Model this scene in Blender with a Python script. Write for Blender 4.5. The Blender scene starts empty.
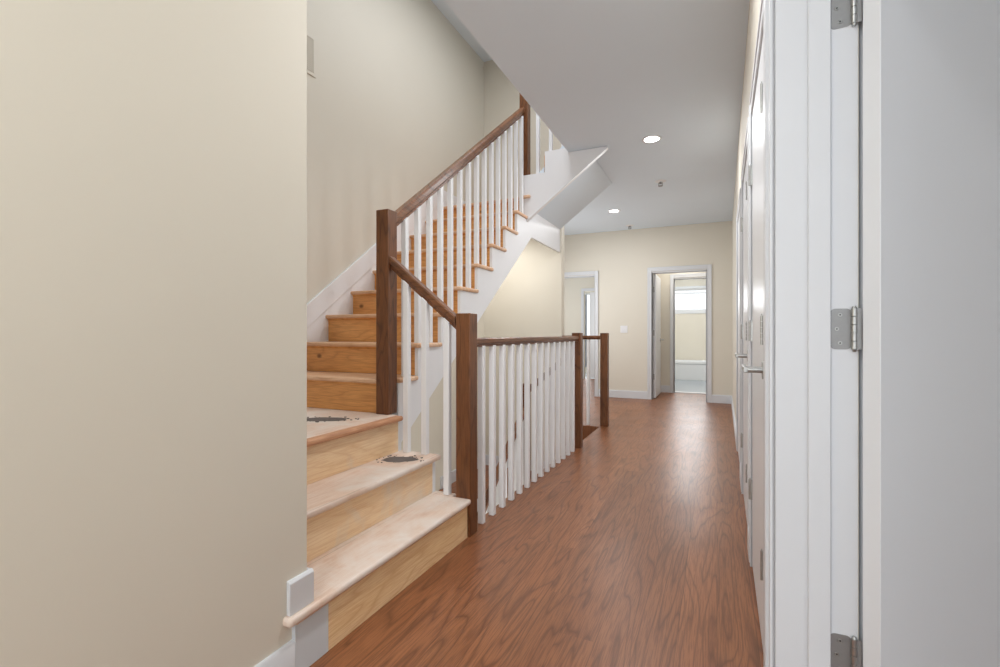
import bpy, bmesh, math, random
from mathutils import Matrix, Vector
random.seed(7)
S = bpy.context.scene
C = S.collection
PI = math.pi

# ------------------------------------------------------------------ camera
TH = math.atan(217.0/480.0)
cam_d = bpy.data.cameras.new('camera'); cam = bpy.data.objects.new('camera', cam_d); C.objects.link(cam)
cam_d.sensor_width = 36.0; cam_d.lens = 36.0*480.0/1000.0; cam_d.clip_start = 0.02; cam_d.clip_end = 200
cam.location = (0, 0, 1.06); cam.rotation_euler = (PI/2, 0, TH)
S.camera = cam
# ------------------------------------------------------------------ world, exposure
W = bpy.data.worlds.new('world'); S.world = W; W.use_nodes = True
bg = W.node_tree.nodes['Background']; bg.inputs[0].default_value = (0.93, 0.97, 1.0, 1); bg.inputs[1].default_value = 1.6
S.view_settings.view_transform = 'Standard'; S.view_settings.look = 'None'
S.view_settings.gamma = 1; S.view_settings.use_curve_mapping = False
S.view_settings.exposure = -0.03
# ------------------------------------------------------------------ large lights
def area(name, loc, rot, sx, sy, w, col=(1,1,1)):
    l = bpy.data.lights.new(name, 'AREA'); l.shape = 'RECTANGLE'; l.size = sx; l.size_y = sy; l.energy = w; l.color = col
    o = bpy.data.objects.new(name, l); C.objects.link(o); o.location = loc; o.rotation_euler = rot
    return o
area('hall_end_fill', (-0.52, -1.9, 1.5), (PI/2, 0, 0), 1.2, 2.2, 30, (.85, .93, 1))  # added fill behind the camera standing in for daylight; no window here
area('side_room_fill', (2.9, 0.3, 1.5), (0, PI/2, 0), 2.0, 1.8, 24, (.85, .93, 1))  # unseen fill panel added in the side room, which has no window
area('stairwell_top_light', (-1.35, 3.4, 4.42), (0, 0, 0), 0.9, 2.2, 36, (.97, .98, 1))
area('lower_hall_fill', (-1.23, 3.4, -1.3), (0, PI/2, 0), 1.2, 1.8, 22, (1, .98, .94))  # added below the hall floor to brighten the stair void
area('bath_daylight', (-.55, 12.36, 1.87), (-PI/2, 0, 0), 0.9, 0.45, 22, (.92, .96, 1))
area('bedroom_fill', (-3.9, 9.6, 1.5), (0, -PI/2, 0), 1.4, 1.4, 24, (.95, .98, 1))  # added fill in the bedroom; its wall here has no window
area('rear_hall_fill', (-2.75, 6.8, 1.4), (0, -PI/2, 0), 1.2, 1.6, 20, (.92, .96, 1))  # unseen fill panel added past the stairwell, in front of a solid wall
area('bath_ceiling_fill', (-.6, 10.9, 2.57), (0, 0, 0), 0.4, 0.4, 26, (1, .98, .95))  # added to brighten the bathroom; no fixture modelled
area('washroom_fill', (-3.1, 12.74, 1.3), (-PI/2, 0, 0), 1.2, 2.0, 30, (.92, .96, 1))  # added so the gap beside the washroom door looks bright
area('vestibule_fill', (-.5, 8.65, 2.57), (0, 0, 0), 0.25, 0.25, 7, (1, .98, .95))  # added to lift the dark vestibule; no fixture modelled

# ------------------------------------------------------------------ materials
def nt(name, rough=.5, spec=.5):
    m = bpy.data.materials.new(name); m.use_nodes = True
    b = m.node_tree.nodes['Principled BSDF']; b.inputs['Roughness'].default_value = rough
    b.inputs['Specular IOR Level'].default_value = spec
    return m, m.node_tree, b
def srgb(r, g, b):
    f = lambda c: (c/255/12.92 if c/255 <= .04045 else ((c/255+.055)/1.055)**2.4)
    return (f(r), f(g), f(b), 1)
class G:
    """tiny node graph helper"""
    def __init__(s, t): s.t = t
    def n(s, typ, **k):
        x = s.t.nodes.new(typ)
        for a, v in k.items(): setattr(x, a, v)
        return x
    def l(s, a, b): s.t.links.new(a, b)
    def math(s, op, a, b=None, c=None):
        x = s.n('ShaderNodeMath', operation=op)
        for i, v in enumerate((a, b, c)):
            if v is None: continue
            if isinstance(v, (int, float)): x.inputs[i].default_value = v
            else: s.l(v, x.inputs[i])
        return x.outputs[0]
    def mix(s, f, a, b, blend='MIX'):
        x = s.n('ShaderNodeMix', data_type='RGBA', blend_type=blend)
        for i, v in ((0, f), (6, a), (7, b)):
            if isinstance(v, (int, float)): x.inputs[i].default_value = v
            elif isinstance(v, tuple): x.inputs[i].default_value = v
            else: s.l(v, x.inputs[i])
        return x.outputs[2]
    def noise(s, vec, scale, detail=3, rough=.5, dist=0):
        x = s.n('ShaderNodeTexNoise'); s.l(vec, x.inputs['Vector'])
        x.inputs['Scale'].default_value = scale; x.inputs['Detail'].default_value = detail
        x.inputs['Roughness'].default_value = rough; x.inputs['Distortion'].default_value = dist
        return x.outputs['Fac']
    def ramp(s, f, stops):
        x = s.n('ShaderNodeValToRGB'); s.l(f, x.inputs[0]); e = x.color_ramp.elements
        while len(e) < len(stops): e.new(.5)
        for i, (p, c) in enumerate(stops):
            e[i].position = p; e[i].color = c if isinstance(c, tuple) else (c, c, c, 1)
        return x.outputs[0]
def paint(name, col, rough=.6, var=.03, bump=.02, scale=60, spec=.4):
    m, t, b = nt(name, rough, spec); g = G(t)
    tc = g.n('ShaderNodeTexCoord').outputs['Object']
    big = g.noise(tc, 1.3, 3)
    c = g.mix(big, tuple(x*(1-var) for x in col[:3])+(1,), tuple(min(1, x*(1+var)) for x in col[:3])+(1,))
    g.l(c, b.inputs['Base Color'])
    if bump:
        bp = g.n('ShaderNodeBump'); bp.inputs['Strength'].default_value = bump; bp.inputs['Distance'].default_value = .002
        g.l(g.noise(tc, scale, 4), bp.inputs['Height']); g.l(bp.outputs[0], b.inputs['Normal'])
    return m
def metal(name, col, rough=.3):
    m, t, b = nt(name, rough); g = G(t); b.inputs['Metallic'].default_value = 1
    tc = g.n('ShaderNodeTexCoord').outputs['Object']
    c = g.mix(g.noise(tc, 90, 3), tuple(x*.85 for x in col[:3])+(1,), col); g.l(c, b.inputs['Base Color'])
    return m
def emit(name, col, s):
    m, t, b = nt(name); b.inputs['Emission Color'].default_value = col; b.inputs['Emission Strength'].default_value = s
    b.inputs['Base Color'].default_value = (1, 1, 1, 1); return m
def wood(name, base, dark, light, axis, rough=.4, width=None, length=1.2, rings=9., gs=1., dirt=None, knots=False, plankvar=.5, linemix=.8, coat=0, spec=.5, stretch=1., power=4.):
    """axis: direction of the grain; width: board width across the grain (None = one board)"""
    m, t, b = nt(name, rough, spec); g = G(t)
    tc = g.n('ShaderNodeTexCoord').outputs['Object']
    sp = g.n('ShaderNodeSeparateXYZ'); g.l(tc, sp.inputs[0])
    X, Y, Z = sp.outputs
    if axis == 'X': A, U, V = X, Y, Z
    elif axis == 'Y': A, U, V = Y, X, Z
    else: A, U, V = Z, X, Y
    UV = U if width else g.math('ADD', U, V)
    if width:
        idx = g.math('FLOOR', g.math('DIVIDE', U, width))
        wn = g.n('ShaderNodeTexWhiteNoise', noise_dimensions='1D'); g.l(idx, wn.inputs['W'])
        row = g.math('FLOOR', g.math('ADD', g.math('DIVIDE', A, length), g.math('MULTIPLY', wn.outputs[0], 7.3)))
        cx = g.n('ShaderNodeCombineXYZ'); g.l(idx, cx.inputs[0]); g.l(row, cx.inputs[1])
        wn2 = g.n('ShaderNodeTexWhiteNoise', noise_dimensions='2D'); g.l(cx.outputs[0], wn2.inputs['Vector'])
        rnd = wn2.outputs['Value']
    else:
        cx = g.n('ShaderNodeObjectInfo'); rnd = cx.outputs['Random']
    off = g.math('MULTIPLY', rnd, 37.0)
    vec = g.n('ShaderNodeCombineXYZ')
    g.l(g.math('MULTIPLY', A, 1.5*gs*stretch), vec.inputs[0]); g.l(g.math('MULTIPLY', UV, 9.0*gs), vec.inputs[1]); g.l(off, vec.inputs[2])
    big = g.noise(vec.outputs[0], 1.0, 1.5, .45, .25)
    ring = g.math('PINGPONG', g.math('MULTIPLY', big, rings*2), 1.0)
    line = g.math('POWER', ring, power)
    v2 = g.n('ShaderNodeCombineXYZ')
    g.l(g.math('MULTIPLY', A, 9.0), v2.inputs[0]); g.l(g.math('MULTIPLY', UV, 260.0), v2.inputs[1]); g.l(off, v2.inputs[2])
    fine = g.noise(v2.outputs[0], 1.0, 3, .6)
    v3 = g.n('ShaderNodeCombineXYZ')
    g.l(g.math('MULTIPLY', A, 1.1), v3.inputs[0]); g.l(g.math('MULTIPLY', UV, 4.0), v3.inputs[1]); g.l(off, v3.inputs[2])
    broad = g.noise(v3.outputs[0], 1.0, 2)
    mod = g.math('MULTIPLY', line, g.math('MULTIPLY_ADD', fine, 1.2, .1))
    c = g.mix(g.ramp(broad, [(.3, 0.), (.7, 1.)]), base, light)
    c = g.mix(g.math('MULTIPLY', mod, linemix), c, dark)
    c = g.mix(g.math('MULTIPLY', g.ramp(fine, [(.42, 1.), (.55, 0.)]), .35), c, dark)
    if width:
        fr = g.math('ABSOLUTE', g.math('SUBTRACT', g.math('FRACT', g.math('DIVIDE', U, width)), .5))
        seam = g.ramp(fr, [(.485, 0.), (.5, 1.)])
        c = g.mix(g.math('MULTIPLY', seam, .45), c, tuple(x*.4 for x in dark[:3])+(1,))
        hsv = g.n('ShaderNodeHueSaturation'); g.l(c, hsv.inputs['Color'])
        g.l(g.math('MULTIPLY_ADD', rnd, plankvar, 1-plankvar/2), hsv.inputs['Value']); c = hsv.outputs[0]
    if knots:
        vo = g.n('ShaderNodeTexVoronoi', feature='F1', voronoi_dimensions='2D'); 
        v4 = g.n('ShaderNodeCombineXYZ'); g.l(g.math('ADD', g.math('MULTIPLY', A, 3.0), off), v4.inputs[0]); g.l(g.math('MULTIPLY', UV, 4.2), v4.inputs[1])
        g.l(v4.outputs[0], vo.inputs['Vector']); vo.inputs['Scale'].default_value = 1.0
        kn = g.ramp(vo.outputs['Distance'], [(.03, 1.), (.085, 0.)])
        vs_ = g.n('ShaderNodeSeparateXYZ'); g.l(vo.outputs['Color'], vs_.inputs[0])
        kn = g.math('MULTIPLY', kn, g.math('GREATER_THAN', vs_.outputs[0], .68))
        c = g.mix(g.math('MULTIPLY', kn, .8), c, tuple(x*.35 for x in dark[:3])+(1,))
    if dirt:
        col, lo, hi, sc = dirt
        d = g.ramp(g.noise(tc, sc, 6, .62, .4), [(lo, 0.), (hi, 1.)])
        c = g.mix(d, c, col)
    g.l(c, b.inputs['Base Color'])
    bp = g.n('ShaderNodeBump'); bp.inputs['Strength'].default_value = .12; bp.inputs['Distance'].default_value = .001
    g.l(mod, bp.inputs['Height']); g.l(bp.outputs[0], b.inputs['Normal'])
    rv = g.math('MULTIPLY_ADD', g.noise(tc, 3., 3), .12, rough-.06); g.l(rv, b.inputs['Roughness'])
    b.inputs['Coat Weight'].default_value = coat
    return m

M = {}
M['wall'] = paint('warm cream wall paint', srgb(226, 220, 207), .62)
M['ceil'] = paint('white ceiling paint', srgb(228, 238, 247), .8)
M['trim'] = paint('white semi gloss trim', srgb(222, 224, 228), .4, .01, .01, 30, .5)
M['door'] = paint('white gloss door paint', srgb(236, 238, 242), .36, .01, .03, 25, .5)
M['baluster'] = paint('white baluster paint', srgb(244, 245, 248), .4, .01, .01, 30, .4)
M['stringer'] = paint('white painted stair board', srgb(242, 243, 246), .4, .02, .02)
M['patchy'] = paint('patchy primer white', srgb(214, 220, 226), .6, .12, .05, 20)
M['floor'] = wood('stained oak floor', srgb(141, 88, 56), srgb(58, 30, 16), srgb(160, 104, 68), 'Y', .36, .127, 1.9, 10., 1.0, plankvar=.16, linemix=.68, spec=.42, stretch=.62, power=4.)
M['newel'] = wood('dark stained oak', srgb(112, 68, 38), srgb(52, 27, 13), srgb(134, 84, 48), 'Z', .35, rings=6, gs=1.6)
M['rail_y'] = wood('dark stained oak rail', srgb(120, 76, 48), srgb(56, 32, 18), srgb(144, 96, 62), 'Y', .3, rings=5, gs=1.6)
M['rail_x'] = wood('dark stained oak rail across', srgb(118, 74, 46), srgb(54, 30, 18), srgb(140, 92, 60), 'X', .3, rings=5, gs=1.6)
PB, PD, PL = srgb(230, 164, 94), srgb(172, 102, 46), srgb(242, 186, 118)
M['pine_x'] = wood('stained pine grain across', PB, PD, PL, 'X', .42, rings=9, gs=.9, knots=True, linemix=.5)
M['pine_y'] = wood('raw pine riser', srgb(246, 212, 168), srgb(214, 164, 112), srgb(248, 222, 188), 'Y', .55, rings=9, gs=.8, linemix=.5, dirt=(srgb(230, 216, 200), .52, .72, 3.0))
M['pine_first'] = wood('raw pine riser with primer', srgb(246, 210, 160), srgb(208, 154, 98), srgb(250, 224, 184), 'Y', .5, rings=12, gs=.9, linemix=.6)
M['tread_raw'] = wood('dusty raw pine tread', srgb(226, 200, 180), srgb(200, 158, 128), srgb(232, 212, 198), 'Y', .6, .26, 3, 5, 1., linemix=.45, plankvar=.03, dirt=(srgb(232, 220, 210), .42, .62, 3.2))
M['tread_st'] = wood('pine tread', srgb(230, 184, 144), srgb(186, 130, 86), srgb(240, 206, 176), 'X', .4, rings=6, gs=1.1, linemix=.55)
M['nose_red'] = wood('bare reddish nosing', srgb(200, 140, 100), srgb(150, 90, 56), srgb(222, 176, 140), 'Y', .5, rings=5, linemix=.6)
M['dirt'] = paint('dark grey plaster dust', srgb(112, 104, 100), .95, .45, .8, 160)
M['nickel'] = metal('satin nickel', (.50, .50, .49, 1), .36)
M['nickel_plate'] = metal('brushed nickel plate', (.40, .40, .40, 1), .6)
M['dark'] = paint('dark recess', srgb(40, 38, 36), .8)
M['tile'] = paint('grey bathroom tile', srgb(150, 156, 162), .35)
M['tub'] = paint('white enamel', srgb(240, 242, 245), .12, .01, 0)
M['plate'] = paint('white plastic', srgb(238, 238, 240), .35, .01, 0)
M['lens'] = emit('lit lamp lens', (1, .97, .92, 1), 14)
M['linen'] = paint('pale blue grey curtain', srgb(206, 214, 226), .7)
def glass():
    m, t, b = nt('window glass', .02); b.inputs['Transmission Weight'].default_value = 1; b.inputs['IOR'].default_value = 1.05
    return m
M['glass'] = glass()

# ------------------------------------------------------------------ mesh helpers
I4 = Matrix.Identity(4)
class B:
    def __init__(s): s.m = bmesh.new()
    def box(s, x0, x1, y0, y1, z0, z1, T=None):
        vs = [s.m.verts.new(Vector((x, y, z))) for x in (x0, x1) for y in (y0, y1) for z in (z0, z1)]
        for f in ((0,1,3,2),(4,6,7,5),(0,4,5,1),(2,3,7,6),(0,2,6,4),(1,5,7,3)): s.m.faces.new([vs[i] for i in f])
        if T is not None: bmesh.ops.transform(s.m, matrix=T, verts=vs)
        return s
    def prism(s, pts, ax, a0, a1, T=None):
        def mk(p, a):
            return {'X': (a, p[0], p[1]), 'Y': (p[0], a, p[1]), 'Z': (p[0], p[1], a)}[ax]
        v0 = [s.m.verts.new(mk(p, a0)) for p in pts]; v1 = [s.m.verts.new(mk(p, a1)) for p in pts]
        n = len(pts); s.m.faces.new(v0); s.m.faces.new(v1[::-1])
        for i in range(n): s.m.faces.new((v0[i], v1[i], v1[(i+1) % n], v0[(i+1) % n]))
        if T is not None: bmesh.ops.transform(s.m, matrix=T, verts=v0+v1)
        return s
    def cyl(s, c, r, h, ax='Z', seg=24, r2=None):
        T = Matrix.Translation(c) @ {'Z': I4, 'X': Matrix.Rotation(PI/2, 4, 'Y'), 'Y': Matrix.Rotation(-PI/2, 4, 'X')}[ax]
        bmesh.ops.create_cone(s.m, cap_ends=True, segments=seg, radius1=r, radius2=r if r2 is None else r2, depth=h, matrix=T)
        return s
    def lathe(s, c, prof, seg=32, cap=True):
        rings = []
        for r, z in prof:
            rings.append([s.m.verts.new((c[0]+r*math.cos(2*PI*i/seg), c[1]+r*math.sin(2*PI*i/seg), c[2]+z)) for i in range(seg)])
        for a, b in zip(rings, rings[1:]):
            for i in range(seg): s.m.faces.new((a[i], a[(i+1) % seg], b[(i+1) % seg], b[i]))
        if cap: s.m.faces.new(rings[0][::-1]); s.m.faces.new(rings[-1])
        return s
def rrect(w, h, r, n=5, cx=0, cy=0):
    p = []
    for sx, sy, a0 in ((1,1,0),(-1,1,PI/2),(-1,-1,PI),(1,-1,1.5*PI)):
        for i in range(n+1):
            a = a0+PI/2*i/n; p.append((cx+sx*(w/2-r)+r*math.cos(a), cy+sy*(h/2-r)+r*math.sin(a)))
    return p
BASE = {}
def link(name, b, mat, parent=None, bev=0, seg=2, frame=I4, smooth=False, origin=None):
    """verts are given in the frame's coordinates; parts are stored relative to their thing"""
    bm = b.m
    bmesh.ops.recalc_face_normals(bm, faces=bm.faces)
    me = bpy.data.meshes.new(name)
    o = bpy.data.objects.new(name, me)
    if parent is not None:
        loc = BASE[parent.name]
    else:
        if origin is None:
            vs = [v.co for v in bm.verts]
            origin = Vector(((min(v.x for v in vs)+max(v.x for v in vs))/2, (min(v.y for v in vs)+max(v.y for v in vs))/2, min(v.z for v in vs)))
        loc = Vector(origin)
    bmesh.ops.translate(bm, verts=bm.verts, vec=-loc)
    bm.to_mesh(me); bm.free(); me.materials.append(mat); C.objects.link(o)
    if parent is not None: o.parent = parent
    else: o.matrix_world = frame @ Matrix.Translation(loc)
    BASE[o.name] = loc
    if smooth:
        for p in me.polygons: p.use_smooth = True
    if bev:
        md = o.modifiers.new('bevel', 'BEVEL'); md.width = bev; md.segments = seg; md.limit_method = 'ANGLE'; md.angle_limit = math.radians(40)
        for p in me.polygons: p.use_smooth = True
        try: me.set_sharp_from_angle(angle=math.radians(35))
        except Exception: pass
    return o
def thing(name, label, cat, loc, group=None, frame=I4, kind=None):
    o = bpy.data.objects.new(name, None); C.objects.link(o); o.empty_display_size = .1
    o.matrix_world = frame @ Matrix.Translation(Vector(loc)); BASE[o.name] = Vector(loc)
    if label: o['label'] = label
    if cat: o['category'] = cat
    if group: o['group'] = group
    if kind: o['kind'] = kind
    return o
def tag(o, label=None, cat=None, group=None, kind=None):
    if label: o['label'] = label
    if cat: o['category'] = cat
    if group: o['group'] = group
    if kind: o['kind'] = kind
    return o
def struct(name, b, mat, label, cat, **k):
    return tag(link(name, b, mat, **k), label, cat, kind='structure')

# ------------------------------------------------------------------ dimensions
XN = -1.168        # hall face of railing newels
XS = -1.69         # outer face of the main flight's stringer
XL = -2.69         # stairwell left wall
YE = 5.46          # stairwell end wall
YF = 8.04          # far wall of the hall
ZC = 2.76          # hall ceiling
RI = 0.2; RUN = 0.27; Y4 = 2.205
ZT = 4.5
Y0 = -2.0
# right wall frame: x=0 is the hall face, y runs down the hall
RW = Matrix.Translation((0.136, 1.3, 0)) @ Matrix.Rotation(-0.0108, 4, 'Z') @ Matrix.Translation((0, -1.3, 0))

# ------------------------------------------------------------------ floors
fb = B()
fb.box(-1.215, 0.45, Y0, 8.1, -.25, 0)
fb.box(-1.672, -1.215, YE-.02, YE+.12, -.25, 0); fb.box(-3.1, -1.215, YE+.12, 8.1, -.25, 0)
struct('floor', fb, M['floor'], 'reddish brown stained oak plank floor running down the hallway', 'floor', origin=(0, 0, 0))
struct('floor', B().box(-4.2, -1.5, 8.1, 11.15, -.25, 0), M['floor'], 'brown wood floor of the bedroom behind the left doorway', 'floor', origin=(0, 0, 0))
struct('floor', B().box(-1.5, .45, 8.1, 9.16, -.25, 0), M['floor'], 'brown wood floor just inside the right far doorway', 'floor', origin=(0, 0, 0))
struct('floor', B().box(-1.5, 1.2, 9.16, 12.6, -.25, .004), M['tile'], 'grey tile floor of the far bathroom', 'floor', origin=(0, 0, 0))
struct('floor', B().box(-4.2, -2.2+1.2, 11.15, 12.9, -.25, 0), M['tile'], 'pale floor of the washroom behind the bedroom', 'floor')
struct('floor', B().box(.27, 3.0, Y0, 2.6, -.25, -.0005), M['floor'], 'wood floor of the room behind the nearest open door', 'floor', origin=(0, 0, 0))
struct('floor', B().box(XL-.1, -1.1, 1.0, 5.6, -3.1, -3.0), M['floor'], 'brown wood floor at the bottom of the descending stairs', 'floor')
# ------------------------------------------------------------------ ceilings
cb = B()
cb.box(-1.27, .45, Y0, 8.1, ZC, 2.97)
cb.box(-3.1, -1.27, YE+.12, 8.1, ZC, 2.97)
struct('ceiling', cb, M['ceil'], 'flat white hallway ceiling beside the open stairwell', 'ceiling')
struct('ceiling', B().box(XL-.1, .45, Y0, YE+.12, ZT, ZT+.1), M['ceil'], 'upper white ceiling high above the stairwell', 'ceiling')
struct('ceiling', B().box(-4.2, 1.2, 8.16, 12.9, 2.6, 2.7), M['ceil'], 'white ceiling of the rooms behind the far wall', 'ceiling')
struct('ceiling', B().box(.27, 3.0, Y0, 2.6, ZC, 2.86), M['ceil'], 'ceiling of the room behind the nearest open door', 'ceiling')
# ------------------------------------------------------------------ walls
struct('wall_near_left', B().box(XL-.1, -1.195, Y0, 1.146, -3.0, ZT), M['wall'], 'large plain cream wall filling the left foreground', 'wall', bev=.004)
struct('wall_left', B().box(XL-.1, XL, 1.128, YE, -3.0, ZT), M['wall'], 'tall cream wall along the left side of the stairs', 'wall')
ew = B().box(XL-.1, -1.672, YE, YE+.12, -3.0, ZT)
ew.box(-1.672, -1.271, YE, YE+.12, ZC, ZT); ew.box(-1.271, .35, YE, YE+.12, 2.971, ZT)
struct('wall_end', ew, M['wall'], 'bright cream end wall of the stairwell behind the white balusters', 'wall')
struct('wall_upper_right', B().box(.35, .45, Y0, YE+.12, 2.97, ZT), M['wall'], 'upper floor wall opposite the stairwell', 'wall')
struct('wall_upper_back', B().box(-1.18, .45, Y0-.1, Y0, 0, ZT), M['wall'], 'wall behind the viewer closing the hallway', 'wall')
struct('wall_rear_left', B().box(-3.1, -3.0, YE+.12, YF, 0, ZC), M['wall'], 'wall on the left past the stairwell', 'wall')
struct('wall_under_floor', B().box(-1.215, -1.15, 1.0, YE, -3.0, -.25), M['wall'], 'white wall below the hallway floor edge', 'wall')
ZD = 2.05
fw = B()
DLx0, DLx1, DRx0, DRx1 = -2.64, -1.885, -.952, -.145
for a, b_ in ((-3.1, DLx0), (DLx1, DRx0), (DRx1, .45)): fw.box(a, b_, YF, YF+.12, 0, ZC)
for a, b_ in ((DLx0, DLx1), (DRx0, DRx1)): fw.box(a, b_, YF, YF+.12, ZD, ZC)
struct('wall_far', fw, M['wall'], 'cream far wall of the hallway with two doorways', 'wall')
# vestibule + bathroom
vw = B(); vw.box(-1.12, -1.0, YF+.12, 9.1, 0, 2.6); vw.box(.1, .2, YF+.12, 9.1, 0, 2.6)
vw.box(-1.5, -.70, 9.1, 9.22, 0, 2.6); vw.box(.02, 1.2, 9.1, 9.22, 0, 2.6); vw.box(-.70, .02, 9.1, 9.22, 2.05, 2.6)
struct('wall_vestibule', vw, M['wall'], 'cream walls of the small vestibule before the bathroom', 'wall')
bw = B(); YB_ = 12.45
wx0, wx1, wz0, wz1 = -1.15, .05, 1.60, 2.14
bw.box(-1.5, wx0, YB_, YB_+.12, 0, 2.6); bw.box(wx1, 1.2, YB_, YB_+.12, 0, 2.6); bw.box(wx0, wx1, YB_, YB_+.12, 0, wz0); bw.box(wx0, wx1, YB_, YB_+.12, wz1, 2.6)
bw.box(-1.6, -1.5, 8.16, YB_+.12, 0, 2.6); bw.box(1.1, 1.2, 9.22, YB_+.12, 0, 2.6)
struct('wall_bathroom', bw, M['wall'], 'cream bathroom walls around the high window', 'wall')
# bedroom
rw_ = B(); BX0, BX1, BY = -2.84, -2.08, 11.07
rw_.box(-4.2, BX0, BY, BY+.12, 0, 2.6); rw_.box(BX1, -1.6, BY, BY+.12, 0, 2.6); rw_.box(BX0, BX1, BY, BY+.12, 2.05, 2.6)
rw_.box(-4.3, -4.2, YF+.12, 12.9, 0, 2.6); rw_.box(-4.2, -3.7, 12.8, 12.9, 0, 2.6); rw_.box(-2.5, -1.6, 12.8, 12.9, 0, 2.6); rw_.box(-3.7, -2.5, 12.8, 12.9, 0, .5); rw_.box(-3.7, -2.5, 12.8, 12.9, 2.15, 2.6)
struct('wall_bedroom', rw_, M['wall'], 'cream bedroom walls seen through the left far doorway', 'wall')
# right wall (slightly out of square), with openings
WT = .144
doors = [(.20, 1.27), (1.66, 2.45), (2.71, 3.54), (3.98, 4.80)]
rb = B(); y = Y0
for a, b_ in doors:
    rb.box(0, WT, y, a, 0, ZC); rb.box(0, WT, a, b_, 2.05, ZC); y = b_
rb.box(0, WT, y, YF, 0, ZC)
struct('wall_right', rb, M['wall'], 'cream right hallway wall above the row of white doors', 'wall', frame=RW)
nr = B(); nr.box(2.9, 3.0, Y0, 2.6, 0, ZC); nr.box(.27, 3.0, 2.5, 2.6, 0, ZC)
struct('wall_side_room', nr, M['wall'], 'walls of the room behind the nearest open door', 'wall')

# ------------------------------------------------------------------ trim
nth = [0]
def trim(b, label, **k):
    nth[0] += 1
    return struct('trim_%d' % nth[0], b, k.pop('mat', M['trim']), label, 'trim', **k)
def base_profile(t, h): return [(0, 0), (t, 0), (t, h-.012), (t*.6, h), (0, h)]
BH = .125
def baseboard(side, b, label, **k):
    return struct('baseboard_'+side, b, M['trim'], label, 'baseboard', bev=.002, **k)
b = B().prism([(-1.195, 0), (-1.181, 0), (-1.181, .108), (-1.188, .118), (-1.195, .118)], 'Y', Y0, 1.085)
baseboard('near_left', b, 'white baseboard at the foot of the left foreground wall')
b = B().prism([(-1.195, RI), (-1.180, RI), (-1.180, RI+.097), (-1.187, RI+.105), (-1.195, RI+.105)], 'Y', 1.064, 1.160)
b.box(-1.40, -1.195, 1.146, 1.158, RI, RI+.105)
baseboard('step', b, 'short white baseboard block standing on the bottom stair tread')
b = B(); b.box(XL, -1.672, YE-.016, YE, -.6, -.47); b.box(XL, XL+.016, 4.4, YE, -.6, -.47)
baseboard('down_landing', b, 'white baseboard around the lower stair landing seen through balusters')
b = B()
for a, c_ in ((DLx1+.07, DRx0-.07), (DRx1+.07, .21)): b.box(a, c_, YF-.016, YF, 0, .115); b.box(a, c_, YF-.010, YF, .115, .125)
baseboard('far', b, 'white baseboard along the far hallway wall')
b = B().box(-1.672, -1.656, YE, YE+.12, 0, .125).box(-3.0, -1.656, YE+.12, YE+.136, 0, .125)
baseboard('stair_end', b, 'white baseboard around the end of the stairwell wall')
b = B()
ys = [1.36, 1.59, 2.52, 2.64, 3.61, 3.91, 4.87, YF]
for a, c_ in zip(ys[::2], ys[1::2]): b.box(-.014, 0, a, c_, 0, .115); b.box(-.009, 0, a, c_, .115, .125)
baseboard('right', b, 'white baseboard along the right wall between the doors', frame=RW)
b = B().box(-1.0, -.77, 9.084, 9.1, 0, .125).box(.09, .1, 8.17, 9.1, 0, .125)
baseboard('vestibule', b, 'white baseboard inside the vestibule before the bathroom')
b = B().box(-4.2, BX0-.07, BY-.016, BY, 0, .125).box(BX1+.07, -1.6, BY-.016, BY, 0, .125)
baseboard('bedroom', b, 'white baseboard in the bedroom behind the left doorway')

def casing(y0, y1, zt, w, t, side, ax):
    """door casing frame in plane; ax 'X' = wall plane is constant x. profile: board plus outer back band"""
    b = B()
    lo, hi = (side-t, side) if True else (0, 0)
    def bx(a0, a1, z0, z1, tt):
        if ax == 'X': b.box(side-tt, side, a0, a1, z0, z1)
        else: b.box(a0, a1, side-tt, side, z0, z1)
    for a0, a1, o in ((y0-w, y0-.006, 0), (y1+.006, y1+w, 1)):
        bx(a0, a1, 0, zt+w, t*.7)
        if o == 0: bx(a0, a0+.022, 0, zt+w, t); bx(a1-.014, a1, 0, zt+.006, t*.85)
        else: bx(a1-.022, a1, 0, zt+w, t); bx(a0, a0+.014, 0, zt+.006, t*.85)
    bx(y0-.006, y1+.006, zt+.006, zt+w, t*.7)
    bx(y0-.006, y1+.006, zt+w-.022, zt+w, t)
    return b
def jamb(y0, y1, zt, d0, d1, ax, stop):
    b = B(); t = .018; s0, s1 = stop
    def bx(a0, a1, z0, z1, e0, e1):
        if ax == 'X': b.box(e0, e1, a0, a1, z0, z1)
        else: b.box(a0, a1, e0, e1, z0, z1)
    bx(y0-.001, y0+t, 0, zt, d0, d1); bx(y1-t, y1+.001, 0, zt, d0, d1); bx(y0+t, y1-t, zt-t, zt+.001, d0, d1)
    bx(y0+t, y0+t+.011, 0, zt-t, s0, s1); bx(y1-t-.011, y1-t, 0, zt-t, s0, s1); bx(y0+t+.011, y1-t-.011, zt-t-.011, zt-t, s0, s1)
    return b
names = ['nearest open door', 'first closed door on the right wall', 'second closed door on the right wall', 'last closed door on the right wall']
for i, (a, c_) in enumerate(doors):
    trim(casing(a, c_, 2.05, .07 if i else .095, .014 if i else .029, 0, 'X'), 'white hall side casing around the '+names[i], frame=RW, bev=.002)
    if i == 0:
        trim(jamb(a, c_+.018, 2.05, -.013, WT, 'X', (.050, .092)), 'white jamb and stop of the '+names[i], frame=RW, bev=.0015)
        trim(casing(a, c_+.01, 2.05, .075, -.016, WT, 'X'), 'room side casing around the '+names[i], frame=RW, bev=.002)
    else:
        trim(jamb(a-.018, c_+.018, 2.05, -.002, WT, 'X', (.062, .09)), 'white jamb of the '+names[i], frame=RW, bev=.0015)
trim(casing(DLx0, DLx1, ZD, .065, .018, YF, 'Y'), 'white casing around the left far doorway', bev=.002)
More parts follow.
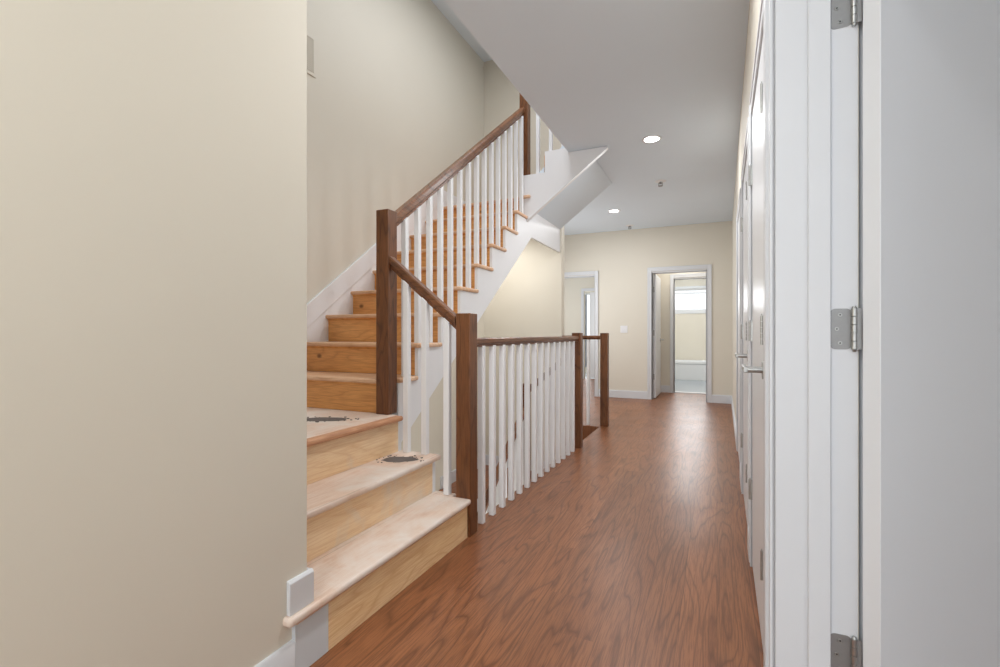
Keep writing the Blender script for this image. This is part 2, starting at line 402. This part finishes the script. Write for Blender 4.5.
trim(jamb(DLx0-.018, DLx1+.018, ZD, YF, YF+.12, 'Y', (YF+.06, YF+.08)), 'white jamb of the left far doorway')
trim(casing(DRx0, DRx1, ZD, .07, .018, YF, 'Y'), 'white casing around the right far doorway', bev=.002)
trim(jamb(DRx0-.018, DRx1+.018, ZD, YF, YF+.12, 'Y', (YF+.06, YF+.08)), 'white jamb of the right far doorway')
trim(casing(-.70, .02, 2.05, .065, .018, 9.1, 'Y'), 'white casing around the bathroom doorway')
trim(jamb(-.718, .038, 2.05, 9.1, 9.22, 'Y', (9.16, 9.18)), 'white jamb of the bathroom doorway')
trim(casing(BX0, BX1, 2.05, .065, .018, BY, 'Y'), 'white casing around the washroom doorway in the bedroom')
trim(B().box(-.70, .02, 9.1, 9.24, 0, .014), 'pale threshold at the bathroom doorway', mat=M['plate'])
# floor edge fascia at the stair opening, and nosing
trim(B().box(-1.232, -1.215, 2.25, 4.40, -.25, -.026), 'white fascia under the hallway floor edge behind the balusters')
b = B().box(-1.238, -1.215, 2.30, 4.33, -.024, 0)
trim(b, 'brown floor edge board under the hallway balusters', mat=M['floor'], origin=(0, 0, -.024), bev=.002)

# ------------------------------------------------------------------ doors
def lever(parent, x, y, z, dirn, out):
    """rose + lever on a face of constant x; out = direction away from the face"""
    b = B().cyl((x+out*.004, y, z), .029, .008, 'X', 28)
    b.cyl((x+out*.028, y, z), .010, .048, 'X', 16)
    h = link('door_handle', b, M['nickel'], parent, bev=.001)
    pts = rrect(.020, .014, .005)
    bb = B().prism([(x+out*.055+p[1], z+p[0]) for p in pts], 'Y', y-.010*dirn, y+.125*dirn)
    link('lever', bb, M['nickel'], h, smooth=False, bev=.002)
def knuckles(parent, x, y, zs, leafdir=0, sz=.089, r=.0065):
    for z in zs:
        b = B()
        for k in range(5):
            b.cyl((x, y, z-sz/2+sz*(k+.5)/5), r, sz/5-.0012, 'Z', 14)
        b.cyl((x, y, z+sz/2+.003), r*.75, .006, 'Z', 12, r*.4)
        if leafdir:
            b.box(x-.004, x+.014, y-.005, y-.002, z-sz/2, z+sz/2)
        link('hinge', b, M['nickel'], parent)
ZH = (1.775, 1.07, .355)
def panel_slab(x0, x1, y0, y1, z0, z1, face):
    b = B().box(x0, x1, y0, y1, z0, z1)
    return b
# closed doors on the right wall
dl = [None, 'first closed white door on the right wall with a lever handle', 'second closed white door on the right wall with a lever handle', 'plain closed white door furthest along the right wall']
for i in (1, 2, 3):
    a, c_ = doors[i]
    x0 = -.003
    o = struct('door_%d' % i, B().box(x0, x0+.035, a+.003, c_-.003, .012, 2.028), M['door'], dl[i], 'door', frame=RW, bev=.002)
    if i < 3:
        lever(o, x0, a+.06, .945, 1, -1)
        knuckles(o, -.012, c_-.004, ZH, 1)
        knuckles(o, -.0165, a-.003, ZH, 0, .089, .0035)
# nearest open door (swung about 130 degrees into the side room)
ang = math.radians(40)
DT = Matrix.Translation((.283, 1.252, 0)) @ Matrix.Rotation(ang, 4, 'Z')
o = struct('door_4', B().box(0, .86, -.037, 0, .012, 2.03), M['door'], 'nearest white door standing wide open at the right edge', 'door', frame=DT, bev=.0015)
# jamb leaves + barrels of those three hinges
for z in ZH:
    t = thing('door_hinge', {ZH[0]: 'top', ZH[1]: 'middle', ZH[2]: 'bottom'}[z]+' satin nickel hinge on the jamb of the nearest open door', 'hinge', (.255, 1.27, z-.045), 'hinges of the nearest open door')
    pts = rrect(.041, .089, .011, 6, .2475, z)
    link('leaf', B().prism(pts, 'Y', 1.2675, 1.2705), M['nickel_plate'], t)
    link('leaf', B().box(.274, .283, 1.258, 1.260, z-.0445, z+.0445), M['nickel_plate'], t)
    b = B()
    for k in range(5): b.cyl((.2705, 1.262, z-.0445+.089*(k+.5)/5), .0062, .089/5-.001, 'Z', 18)
    b.cyl((.2705, 1.262, z+.047), .005, .005, 'Z', 14, .003); b.cyl((.2705, 1.262, z-.047), .003, .005, 'Z', 14, .005)
    link('barrel', b, M['nickel'], t, bev=.0004)
    for dz, dx in ((.031, .246), (0, .240), (-.031, .246)):
        q = link('screw', B().cyl((dx, 1.2668, z+dz), .0042, .0016, 'Y', 18), M['nickel'], t, bev=.0004)
        link('screw_slot', B().cyl((dx, 1.2659, z+dz), .0016, .0006, 'Y', 8), M['dark'], q)
# open door in the right far doorway
o = struct('door_5', B().box(-.944, -.909, YF+.125, YF+.125+.74, .012, 2.03), M['door'], 'white door opened into the vestibule at the right far doorway', 'door', bev=.002)
lever(o, -.909, YF+.80, .95, -1, 1)
for z in ZH:
    link('hinge', B().box(-.953, -.934, YF+.118, YF+.127, z-.045, z+.045).cyl((-.936, YF+.115, z), .008, .09, 'Z', 12), M['nickel'], o)
# washroom door ajar behind the bedroom
DT = Matrix.Translation((BX1-.02, BY+.03, 0)) @ Matrix.Rotation(PI-.16, 4, 'Z')
o = struct('door_6', B().box(0, .645, -.035, 0, .012, 2.03), M['door'], 'pale door half open to the bright washroom behind the bedroom', 'door', frame=DT, bev=.002)
b = B(); n = 40; pts = []
for k in range(n+1):
    x = -2.93+.05*k/n; pts.append((x, BY+.42+.022*math.sin(k*1.4)))
b.prism(pts+[(p[0], p[1]+.004) for p in pts[::-1]], 'Z', .25, 2.0)
tag(link('shower_curtain', b, M['linen']), 'pale pleated curtain glimpsed behind the half open washroom door', 'curtain')

# bathroom window
w = struct('window_1', B().box(wx0, wx1, YB_+.02, YB_+.07, wz0, wz0+.04).box(wx0, wx1, YB_+.02, YB_+.07, wz1-.04, wz1).box(wx0, wx0+.04, YB_+.02, YB_+.07, wz0+.04, wz1-.04).box(wx1-.04, wx1, YB_+.02, YB_+.07, wz0+.04, wz1-.04).box(wx0+.04, wx1-.04, YB_+.03, YB_+.06, wz1-.115, wz1-.09), M['trim'], 'bright high window over the bathtub', 'window')
link('pane', B().box(wx0+.04, wx1-.04, YB_+.044, YB_+.048, wz0+.04, wz1-.04), M['glass'], w)
trim(casing(wx0, wx1, wz1, .06, .016, YB_, 'Y') if False else B().box(wx0-.06, wx1+.06, YB_-.016, YB_, wz0-.06, wz0).box(wx0-.06, wx1+.06, YB_-.016, YB_, wz1, wz1+.06).box(wx0-.06, wx0, YB_-.016, YB_, wz0, wz1).box(wx1, wx1+.06, YB_-.016, YB_, wz0, wz1), 'white casing around the bathroom window')
w = struct('added_window', B().box(-3.7, -2.5, 12.82, 12.87, .5, .54).box(-3.7, -2.5, 12.82, 12.87, 2.11, 2.15).box(-3.7, -3.66, 12.82, 12.87, .54, 2.11).box(-2.54, -2.5, 12.82, 12.87, .54, 2.11), M['trim'], 'window added in the washroom to brighten the gap beside its door', 'window')  # added opening so the washroom door gap shows bright sky
link('pane', B().box(-3.66, -2.54, 12.844, 12.848, .54, 2.11), M['glass'], w)
# bathtub
ty0, ty1, tx0, tx1, tz = 11.68, 12.44, -1.48, .30, .42
t = thing('bathtub', 'white alcove bathtub under the bathroom window', 'bathtub', ((tx0+tx1)/2, (ty0+ty1)/2, .004))
b = B(); m_ = b.m
outer = rrect(tx1-tx0, ty1-ty0, .02, 4, (tx0+tx1)/2, (ty0+ty1)/2)
def ring(ins, r, z): return [m_.verts.new((p[0], p[1], z)) for p in rrect(tx1-tx0-2*ins, ty1-ty0-2*ins, r, 4, (tx0+tx1)/2, (ty0+ty1)/2)]
rs = [ring(.012, .02, .004), ring(.012, .02, .36), ring(0, .02, .375), ring(0, .02, tz), ring(.07, .10, tz), ring(.11, .13, tz-.30), ring(.2, .12, tz-.34)]
for p, q in zip(rs, rs[1:]):
    for i in range(len(p)): m_.faces.new((p[i], p[(i+1) % len(p)], q[(i+1) % len(p)], q[i]))
m_.faces.new(rs[-1])
link('basin', b, M['tub'], t)
link('drain_cover', B().cyl((tx0+.45, 12.06, .085), .03, .006, 'Z', 20), M['nickel'], t)

# ------------------------------------------------------------------ light switch, vent, ceiling fittings
t = thing('light_switch', 'white double light switch on the far wall between the doorways', 'light switch', (-1.395, YF, 1.07))
link('switch_plate', B().prism(rrect(.115, .118, .006, 3, -1.395, 1.13), 'Y', YF-.007, YF), M['plate'], t, bev=.002)
for dx in (-.023, .023):
    link('rocker', B().box(-1.395+dx-.016, -1.395+dx+.016, YF-.011, YF-.006, 1.097, 1.163), M['plate'], t, bev=.002)
t = thing('wall_vent', 'flat cream return air grille high on the stairwell wall', 'vent', (XL, 2.5, 2.94))
fr = B(); y0, y1, z0, z1 = 2.33, 2.655, 2.935, 3.225
fr.box(XL, XL+.008, y0, y1, z0, z0+.025).box(XL, XL+.008, y0, y1, z1-.025, z1).box(XL, XL+.008, y0, y0+.025, z0+.025, z1-.025).box(XL, XL+.008, y1-.025, y1, z0+.025, z1-.025)
link('frame', fr, M['wall'], t, bev=.002)
sl = B()
for k in range(18):
    z = z0+.033+k*.0146; sl.box(XL+.001, XL+.006, y0+.025, y1-.025, z, z+.009)
link('slat', sl, M['wall'], t)
def downlight(x, y, label, w=16):
    t = thing('recessed_light', label, 'ceiling light', (x, y, ZC), 'recessed hallway ceiling lights')
    link('trim_ring', B().lathe((x, y, ZC), [(.062, -.003), (.076, -.007), (.082, -.004), (.083, 0), (.062, 0), (.062, -.003)], 40, False), M['plate'], t, smooth=True)
    link('lens', B().cyl((x, y, ZC-.002), .062, .003, 'Z', 40), M['lens'], t)
    l = bpy.data.lights.new('downlight_lamp', 'AREA'); l.shape = 'DISK'; l.size = .13; l.energy = w; l.color = (.98, .99, 1)
    o = bpy.data.objects.new('downlight_lamp', l); C.objects.link(o); o.location = (x, y, ZC-.012)
downlight(-.52, 4.37, 'round lit recessed light nearer the stairs in the hallway ceiling')
downlight(-1.30, 6.72, 'round lit recessed light nearer the far wall in the hallway ceiling')
downlight(-.52, 1.9, 'round recessed light in the ceiling overhead of the stair foot')
downlight(-.52, -.6, 'round recessed light in the ceiling behind the viewer')
def sprinkler(x, y, label):
    t = thing('sprinkler_head', label, 'fire sprinkler', (x, y, ZC), 'ceiling sprinkler heads')
    link('escutcheon', B().lathe((x, y, ZC), [(.0, -.009), (.030, -.009), (.056, -.004), (.062, 0)], 28, False), M['plate'], t, smooth=True)
    b = B().cyl((x, y, ZC-.020), .012, .024, 'Z', 14)
    b.box(x-.022, x-.015, y-.005, y+.005, ZC-.052, ZC-.014); b.box(x+.015, x+.022, y-.005, y+.005, ZC-.052, ZC-.014)
    link('frame_arms', b, M['nickel_plate'], t)
    link('deflector', B().cyl((x, y, ZC-.053), .025, .003, 'Z', 20), M['nickel_plate'], t)
sprinkler(-.575, 5.62, 'small sprinkler head in the ceiling between the two recessed lights')
sprinkler(-1.25, 7.72, 'small sprinkler head in the ceiling close to the far wall')

# ------------------------------------------------------------------ the staircase going up
st = thing('staircase', 'unfinished pine staircase with white stringers rising from the hallway', 'staircase', (-1.9, 2.3, 0))
def P(name, b, mat, bev=0, seg=2, label=None):
    o = link(name, b, mat, st, bev=bev, seg=seg)
    if label: o['label'] = label
    return o
X1, X2, X3 = -1.162, -1.372, -1.597       # nosings of the first three steps
YR = 2.262                                # open end of the lower treads
TT = .028
# bottom three steps, rising to the left
P('tread', B().box(-1.42, X1, 1.050, YR-.05, RI-TT, RI).box(-1.42, -1.276, YR-.05, YR, RI-TT, RI), M['tread_raw'], .011, 4, 'dusty unfinished bottom tread')
P('tread', B().box(-1.64, X2, 1.146, YR, 2*RI-TT, 2*RI), M['tread_raw'], .011, 4, 'dusty unfinished second tread')
P('landing', B().box(XL, X3-.05, 1.13, 2.235, 3*RI-TT, 3*RI), M['tread_raw'], .003, 2, 'dusty unfinished plywood landing')
P('landing_nosing', B().box(X3-.05, X3, 1.13, 2.225, 3*RI-TT, 3*RI), M['nose_red'], .011, 4, 'bare reddish wood nosing')
P('riser', B().box(-1.215, X1-.020, 1.224, 2.204, 0, RI-TT), M['pine_first'], .001, 2, 'tan pine bottom riser')
P('riser_return', B().box(-1.215, X1-.0195, 1.085, 1.224, 0, RI-TT), M['patchy'], .001, 2, 'patchy white primed end of bottom riser')
P('riser', B().box(-1.42, X2-.030, 1.13, 2.215, RI, 2*RI-TT), M['pine_y'], .001)
P('riser', B().box(-1.65, X3-.030, 1.13, 2.215, 2*RI, 3*RI-TT), M['pine_y'], .001)
P('stringer', B().prism([(-1.27, 0), (-1.27, RI-TT), (X2-.03, RI-TT), (X2-.03, 2*RI-TT), (X3-.03, 2*RI-TT), (X3-.03, 3*RI-TT), (-1.70, 3*RI-TT), (-1.70, .30), (-1.45, 0)], 'Y', 2.215, 2.245), M['stringer'], .001)
P('scotia', B().prism([(X1-.020, RI-TT), (X1-.008, RI-TT), (X1-.020, RI-TT-.012)], 'Y', 1.09, 2.204), M['pine_first'])
P('scotia', B().prism([(X2-.030, 2*RI-TT), (X2-.016, 2*RI-TT), (X2-.030, 2*RI-TT-.014)], 'Y', 1.13, 2.215), M['pine_y'])
# under-landing body
P('landing_frame', B().box(XL, X3-.06, 1.13, 2.215, .30, 3*RI-TT), M['stringer'])
# main flight
def yn(i): return Y4+RUN*(i-4)
for i in range(4, 12):
    z = RI*i; f = yn(i)
    x1 = XS+.018 if i > 4 else XS-.0
    b = B()
    if i == 4:
        b.box(XL, -1.776, f, f+RUN+.028, z-TT, z).box(-1.776, XS+.018, 2.296, f+RUN+.012, z-TT, z)
    else: b.box(XL, XS+.018, f, f+RUN+.024, z-TT, z)
    P('tread', b, M['tread_st'], .010, 3)
    P('riser', B().box(XL, XS-.025, f+.030, f+.048, z-RI, z-TT), M['pine_x'], .001)
    P('scotia', B().prism([(f+.030, z-TT), (f+.016, z-TT), (f+.030, z-TT-.013)], 'X', XL, XS-.025 if i > 4 else -1.78), M['pine_x'])
# upper landing
f12 = yn(12); z12 = 2.4
P('landing', B().box(XL, XS-.06, f12, YE, z12-TT, z12).box(XS-.06, XS+.045, f12-.035, f12+.04, z12-TT, z12), M['tread_st'], .008, 3)
P('riser', B().box(XL, XS-.025, f12+.030, f12+.048, z12-RI, z12-TT), M['pine_x'], .001)
lb = B().box(XL, XS-.025, f12+.05, YE, 2.235, z12-TT)
P('landing_frame', lb, M['stringer'], .001)
# sawtooth outer stringer
lo = lambda y: .502+.737*(y-2.443)
pts = [(2.30, lo(2.30)), (2.30, 4*RI-TT)]
pts = [(2.30, 4*RI-TT)]
for i in range(5, 13):
    pts += [(yn(i)+.030, RI*(i-1)-TT), (yn(i)+.030, RI*i-TT)]
pts += [(YE, z12-TT), (YE, 2.02), (4.50, 2.02), (2.30, lo(2.30))]
P('stringer', B().prism(pts, 'X', XS-.025, XS+.001), M['stringer'], .001)
# plastered underside of the main flight
P('soffit', B().prism([(2.30, lo(2.30)+.04), (4.78, lo(4.78)+.04), (4.62, 2.24), (2.30, lo(2.30)+.14)], 'X', XL, XS-.025), M['ceil'])
# skirt board on the left wall
sk = lambda y, d: 1.265+.741*(y-2.56)+d
P('skirt_board', B().prism([(2.10, sk(2.10, 0)), (4.45, sk(4.45, 0)), (4.45, sk(4.45, -.42)), (2.10, sk(2.10, -.45))], 'X', XL, XL+.010), M['stringer'])
P('skirt_board', B().prism([(2.10, sk(2.10, 0)), (4.45, sk(4.45, 0)), (4.45, sk(4.45, -.17)), (2.10, sk(2.10, -.17))], 'X', XL, XL+.018), M['stringer'], .003)
P('skirt_board', B().box(XL, XL+.016, 1.13, 2.10, .6, .90), M['stringer'], .002)
P('skirt_board', B().box(XL, XL+.016, 4.45, YE, 2.4, 2.60), M['stringer'], .002)
P('skirt_board', B().box(XL+.017, XS, YE-.016, YE, 2.4, 2.60), M['stringer'], .002)
# top three steps rising to the right
so = lambda x: 2.167+.75*(x+1.69)
yA = f12-.008
P('stringer', B().prism([(-1.758, 2.2), (-1.70, so(-1.70)), (-.905, 2.756), (-1.272, 2.757), (-1.272, 2.8), (-1.50, 2.8), (-1.50, 2.6), (-1.758, 2.6)], 'Y', yA, yA+.03), M['stringer'], .001)
P('stringer_trim', B().prism([(-1.69, 2.150), (-.905, 2.738), (-.905, 2.757), (-1.69, 2.172)], 'Y', yA-.006, yA+.04), M['stringer'])
P('soffit', B().prism([(-1.69, 2.29), (-1.08, 2.756), (-1.27, 2.757), (-1.27, 2.90), (-1.69, 2.50)], 'Y', yA+.03, YE-.001), M['ceil'])
P('riser', B().box(-1.69, -1.672, yA+.03, YE, 2.4, 2.6-TT), M['pine_x'])
P('tread', B().box(-1.72, -1.50, yA+.031, YE, 2.6-TT, 2.6), M['tread_st'], .008, 3)
P('riser', B().box(-1.515, -1.50, yA+.03, YE, 2.6, 2.8-TT), M['pine_x'])
P('tread', B().box(-1.515, -1.272, yA+.031, YE, 2.8-TT, 2.8), M['tread_st'], .008, 3)

# ------------------------------------------------------------------ stairs going down
st_up = st
st = thing('staircase', 'brown stained stairs descending behind the hallway balusters', 'staircase', (-1.9, 4.4, -.6))
YD = 4.40
dst = M['floor']
P('tread', B().box(-1.43, -1.215, YD, YE-.02, -.2-TT, -.2), M['floor'], .006, 3)
P('riser', B().box(-1.245, -1.232, YD+.02, YE-.02, -.2, -.03), M['stringer'])
P('tread', B().box(-1.65, -1.41, YD, YE-.02, -.4-TT, -.4), M['floor'], .006, 3)
P('riser', B().box(-1.45, -1.435, YD+.02, YE-.02, -.4, -.2-TT), M['stringer'])
P('riser', B().box(-1.67, -1.655, YD+.02, YE-.02, -.6, -.4-TT), M['stringer'])
P('landing', B().box(XL, -1.64, YD-.03, YE, -.6-TT, -.6), M['floor'], .004)
for k in range(1, 9):
    z = -.6-RI*k; y1 = YD-RUN*(k-1)
    P('tread', B().box(XL, XS, y1-RUN-.03, y1, z-TT, z), M['rail_x'], .006, 3)
    P('riser', B().box(XL, XS, y1-.012, y1, z, z+RI-TT), M['stringer'])
pts = []
P('stringer', B().prism([(YD, -.66), (YD, -.95), (YD-RUN*8, -.95-RI*8), (YD-RUN*8, -.62-RI*8), (YD-.05, -.62)], 'X', XS-.0, XS+.025), M['stringer'])
P('stringer', B().prism([(-1.215, -.03), (-1.215, -.35), (-1.60, -.85), (-1.69, -.85), (-1.69, -.62), (-1.24, -.06)], 'Y', YD-.03, YD-.002), M['stringer'])
P('stringer', B().prism([(-1.215, -.03), (-1.215, -.35), (-1.60, -.85), (-1.672, -.85), (-1.672, -.30), (-1.5, -.03)], 'Y', YE-.019, YE+.001), M['stringer'])
P('landing_frame', B().box(XL, -1.69, YD, YE, -.85, -.6-TT), M['stringer'])

# ------------------------------------------------------------------ railings
BW = .0165
def newel(parent, x0, y0, z0, z1, w=.085):
    b = B().box(x0, x0+w, y0, y0+w, z0, z1)
    return link('newel_post', b, M['newel'], parent, bev=.004, seg=2)
def baluster(parent, x, y, z0, z1, slope=None):
    b = B()
    if slope is None: b.box(x-BW, x+BW, y-BW, y+BW, z0, z1)
    else:
        sx, sy = slope
        vs = [b.m.verts.new((x+i*BW, y+j*BW, z)) for z in (0, 1) for i, j in ((-1,-1),(1,-1),(1,1),(-1,1))]
        for k in range(4): vs[k].co.z = z0
        for k in range(4, 8): vs[k].co.z = z1+(vs[k].co.x-x)*sx+(vs[k].co.y-y)*sy
        for f in ((3,2,1,0),(4,5,6,7),(0,1,5,4),(1,2,6,5),(2,3,7,6),(3,0,4,7)): b.m.faces.new([vs[i] for i in f])
    return link('baluster', b, M['baluster'], parent, bev=.0025)
def railprof(w=.062, h=.05):
    # moulded cross section: (across, up from the underside)
    return [(-w*.32, 0), (w*.32, 0), (w*.32, h*.22), (w*.5, h*.42), (w*.5, h*.85), (w*.38, h), (-w*.38, h), (-w*.5, h*.85), (-w*.5, h*.42), (-w*.32, h*.22)]
def rail(parent, p0, p1, mat, h=.05, w=.062):
    """p0,p1: centre of the top edge; rail drops vertically by h"""
    b = B(); p0 = Vector(p0); p1 = Vector(p1); d = p1-p0
    side = Vector((d.y, -d.x, 0)).normalized(); r0 = []; r1 = []
    for a, u in railprof(w, h):
        q = side*a+Vector((0, 0, u-h)); r0.append(b.m.verts.new(p0+q)); r1.append(b.m.verts.new(p1+q))
    n = len(r0); b.m.faces.new(r0); b.m.faces.new(r1[::-1])
    for i in range(n): b.m.faces.new((r0[i], r1[i], r1[(i+1) % n], r0[(i+1) % n]))
    return link('handrail', b, mat, parent, bev=.002)
W_ = .085
# hallway guard railing: newel at the stair foot, rail, balusters, second newel
t = thing('hallway_railing', 'long level railing of white balusters and dark oak rail guarding the stair opening', 'railing', (-1.21, 3.3, 0))
newel(t, XN-W_, 2.206, 0, 1.166)
newel(t, -1.145-W_, 4.335, 0, 1.066)
rail(t, (-1.210, 2.290, 1.036), (-1.190, 4.336, 1.036), M['rail_y'], .05)
for k in range(14): baluster(t, -1.200+.0014*k, 2.405+.1378*k, .0, .992)
# lower stair railing
t = thing('stair_railing', 'short sloping oak handrail with three white balusters at the stair foot', 'railing', (-1.45, 2.25, 0))
rail(t, (-1.259, 2.238, 1.150), (-1.686, 2.238, 1.498), M['rail_x'], .070, .056)
sl_ = -.815
for x, z in ((-1.315, RI), (-1.455, 2*RI), (-1.575, 2*RI)):
    zt = 1.150+(x+1.259)*sl_-.064
    baluster(t, x, 2.225, z, zt, (sl_, 0))
# main stair railing
t = thing('stair_railing', 'long sloping oak handrail and white balusters along the main flight', 'railing', (-1.73, 3.3, .6))
newel(t, -1.775, 2.206, .6, 1.765)
newel(t, -1.760, 4.352, 2.6, 3.75)
link('newel_drop', B().box(-1.765, -1.742, 4.36, 4.40, 2.40, 2.6), M['newel'], t)
sm = .737
rail(t, (-1.733, 2.291, 1.745), (-1.733, 4.353, 1.745+sm*2.062), M['rail_y'], .080, .058)
for i in range(4, 12):
    for dy in (.062, .197):
        y = yn(i)+dy
        if y < 2.33 or y > 4.33: continue
        baluster(t, -1.715, y, RI*i, 1.745+sm*(y-2.291)-.074, (0, sm))
# top railing on the last steps
t = thing('stair_railing', 'upper white balusters on the top steps cut off by the ceiling edge', 'railing', (-1.5, 4.4, 2.6))
rail(t, (-1.675, 4.405, 3.42), (-1.30, 4.405, 3.75), M['rail_x'], .07, .056)
for x, z in ((-1.585, 2.6), (-1.455, 2.8), (-1.33, 2.8)): baluster(t, x, 4.405, z, 3.36+(x+1.675)*.88, (.88, 0))
newel(t, -1.30, 4.36, 2.97, 4.05)
# railing beyond the opening
t = thing('hallway_railing', 'short far oak newel and rail with white balusters beside the stairwell end', 'railing', (-1.2, 5.51, 0))
newel(t, -1.218, 5.47, 0, 1.066)
rail(t, (-1.218, 5.512, 1.036), (-1.672, 5.512, 1.036), M['rail_x'], .045)
for x in (-1.365, -1.52): baluster(t, x, 5.512, 0, .995)
# railing of the descending flight
t = thing('stair_railing', 'lower oak newel and handrail going down seen through the hallway balusters', 'railing', (-1.71, 4.38, -.6))
newel(t, -1.758, 4.352, -.85, .567)
rail(t, (-1.673, 4.385, .545), (-1.262, 4.385, .90), M['rail_x'], .07, .056)
rail(t, (-1.715, 4.354, .34), (-1.715, 2.6, .34-.741*1.75), M['rail_y'], .075, .056)
for k in range(1, 7):
    for dy in (.07, .205):
        y = YD-RUN*(k-1)-dy-.03
        baluster(t, -1.715, y, -.6-RI*k, .34-.741*(4.354-y)-.07, (0, .741))
for x, z in ((-1.34, -.2), (-1.46, -.4), (-1.58, -.4)): baluster(t, x, 4.42, z, .545+.86*(x+1.673)-.065, (.86, 0))

# ------------------------------------------------------------------ debris
def smear(name, label, cx, cy, z, rx, ry, rot, n=46, seed=1, bits=60, spread=1.6):
    rnd = random.Random(seed); b = B(); c0 = b.m.verts.new((cx, cy, z+.006)); r1 = []; r2 = []
    ph = [rnd.random()*6.28 for _ in range(5)]
    for i in range(n):
        a = 2*PI*i/n; f = 1+.06*math.sin(3*a+ph[0])+.04*math.sin(5*a+ph[1])+.03*math.sin(9*a+ph[2])+rnd.uniform(-.03, .03)
        x, y = rx*f*math.cos(a), ry*f*math.sin(a)
        X, Y = x*math.cos(rot)-y*math.sin(rot), x*math.sin(rot)+y*math.cos(rot)
        r1.append(b.m.verts.new((cx+X*.6, cy+Y*.6, z+.005))); r2.append(b.m.verts.new((cx+X, cy+Y, z+.0006)))
    for i in range(n):
        j = (i+1) % n; b.m.faces.new((c0, r1[i], r1[j])); b.m.faces.new((r1[i], r2[i], r2[j], r1[j]))
    b.m.faces.new(r2[::-1])
    for k in range(bits):
        a = rnd.random()*6.28; d = rnd.uniform(.9, spread); s = rnd.uniform(.0015, .006)
        x, y = rx*d*math.cos(a), ry*d*math.sin(a)
        X, Y = cx+x*math.cos(rot)-y*math.sin(rot), cy+x*math.sin(rot)+y*math.cos(rot)
        T = Matrix.Translation((X, Y, z+s*.35)) @ Matrix.Rotation(rnd.random()*3, 4, 'Z')
        b.box(-s, s, -s*.5, s*.5, -s*.35, s*.35, T)
    return tag(link(name, b, M['dirt']), label, 'debris', kind='stuff')
smear('dust_pile', 'dark grey plaster dust smeared on the second stair tread', -1.515, 2.075, .4, .092, .056, TH, seed=3, bits=34, spread=1.5)
smear('dust_pile', 'dark grey dust patch on the landing tread behind the wall edge', -1.925, 1.95, .6, .14, .06, TH, seed=5, bits=26, spread=1.4)

# warm lamp under the upper landing, over the descending stairs
l = bpy.data.lights.new('stair_landing_lamp', 'AREA'); l.shape = 'DISK'; l.size = .4; l.energy = 10; l.color = (1, .97, .92)
o = bpy.data.objects.new('stair_landing_lamp', l); C.objects.link(o); o.location = (-2.25, 4.85, 2.225)
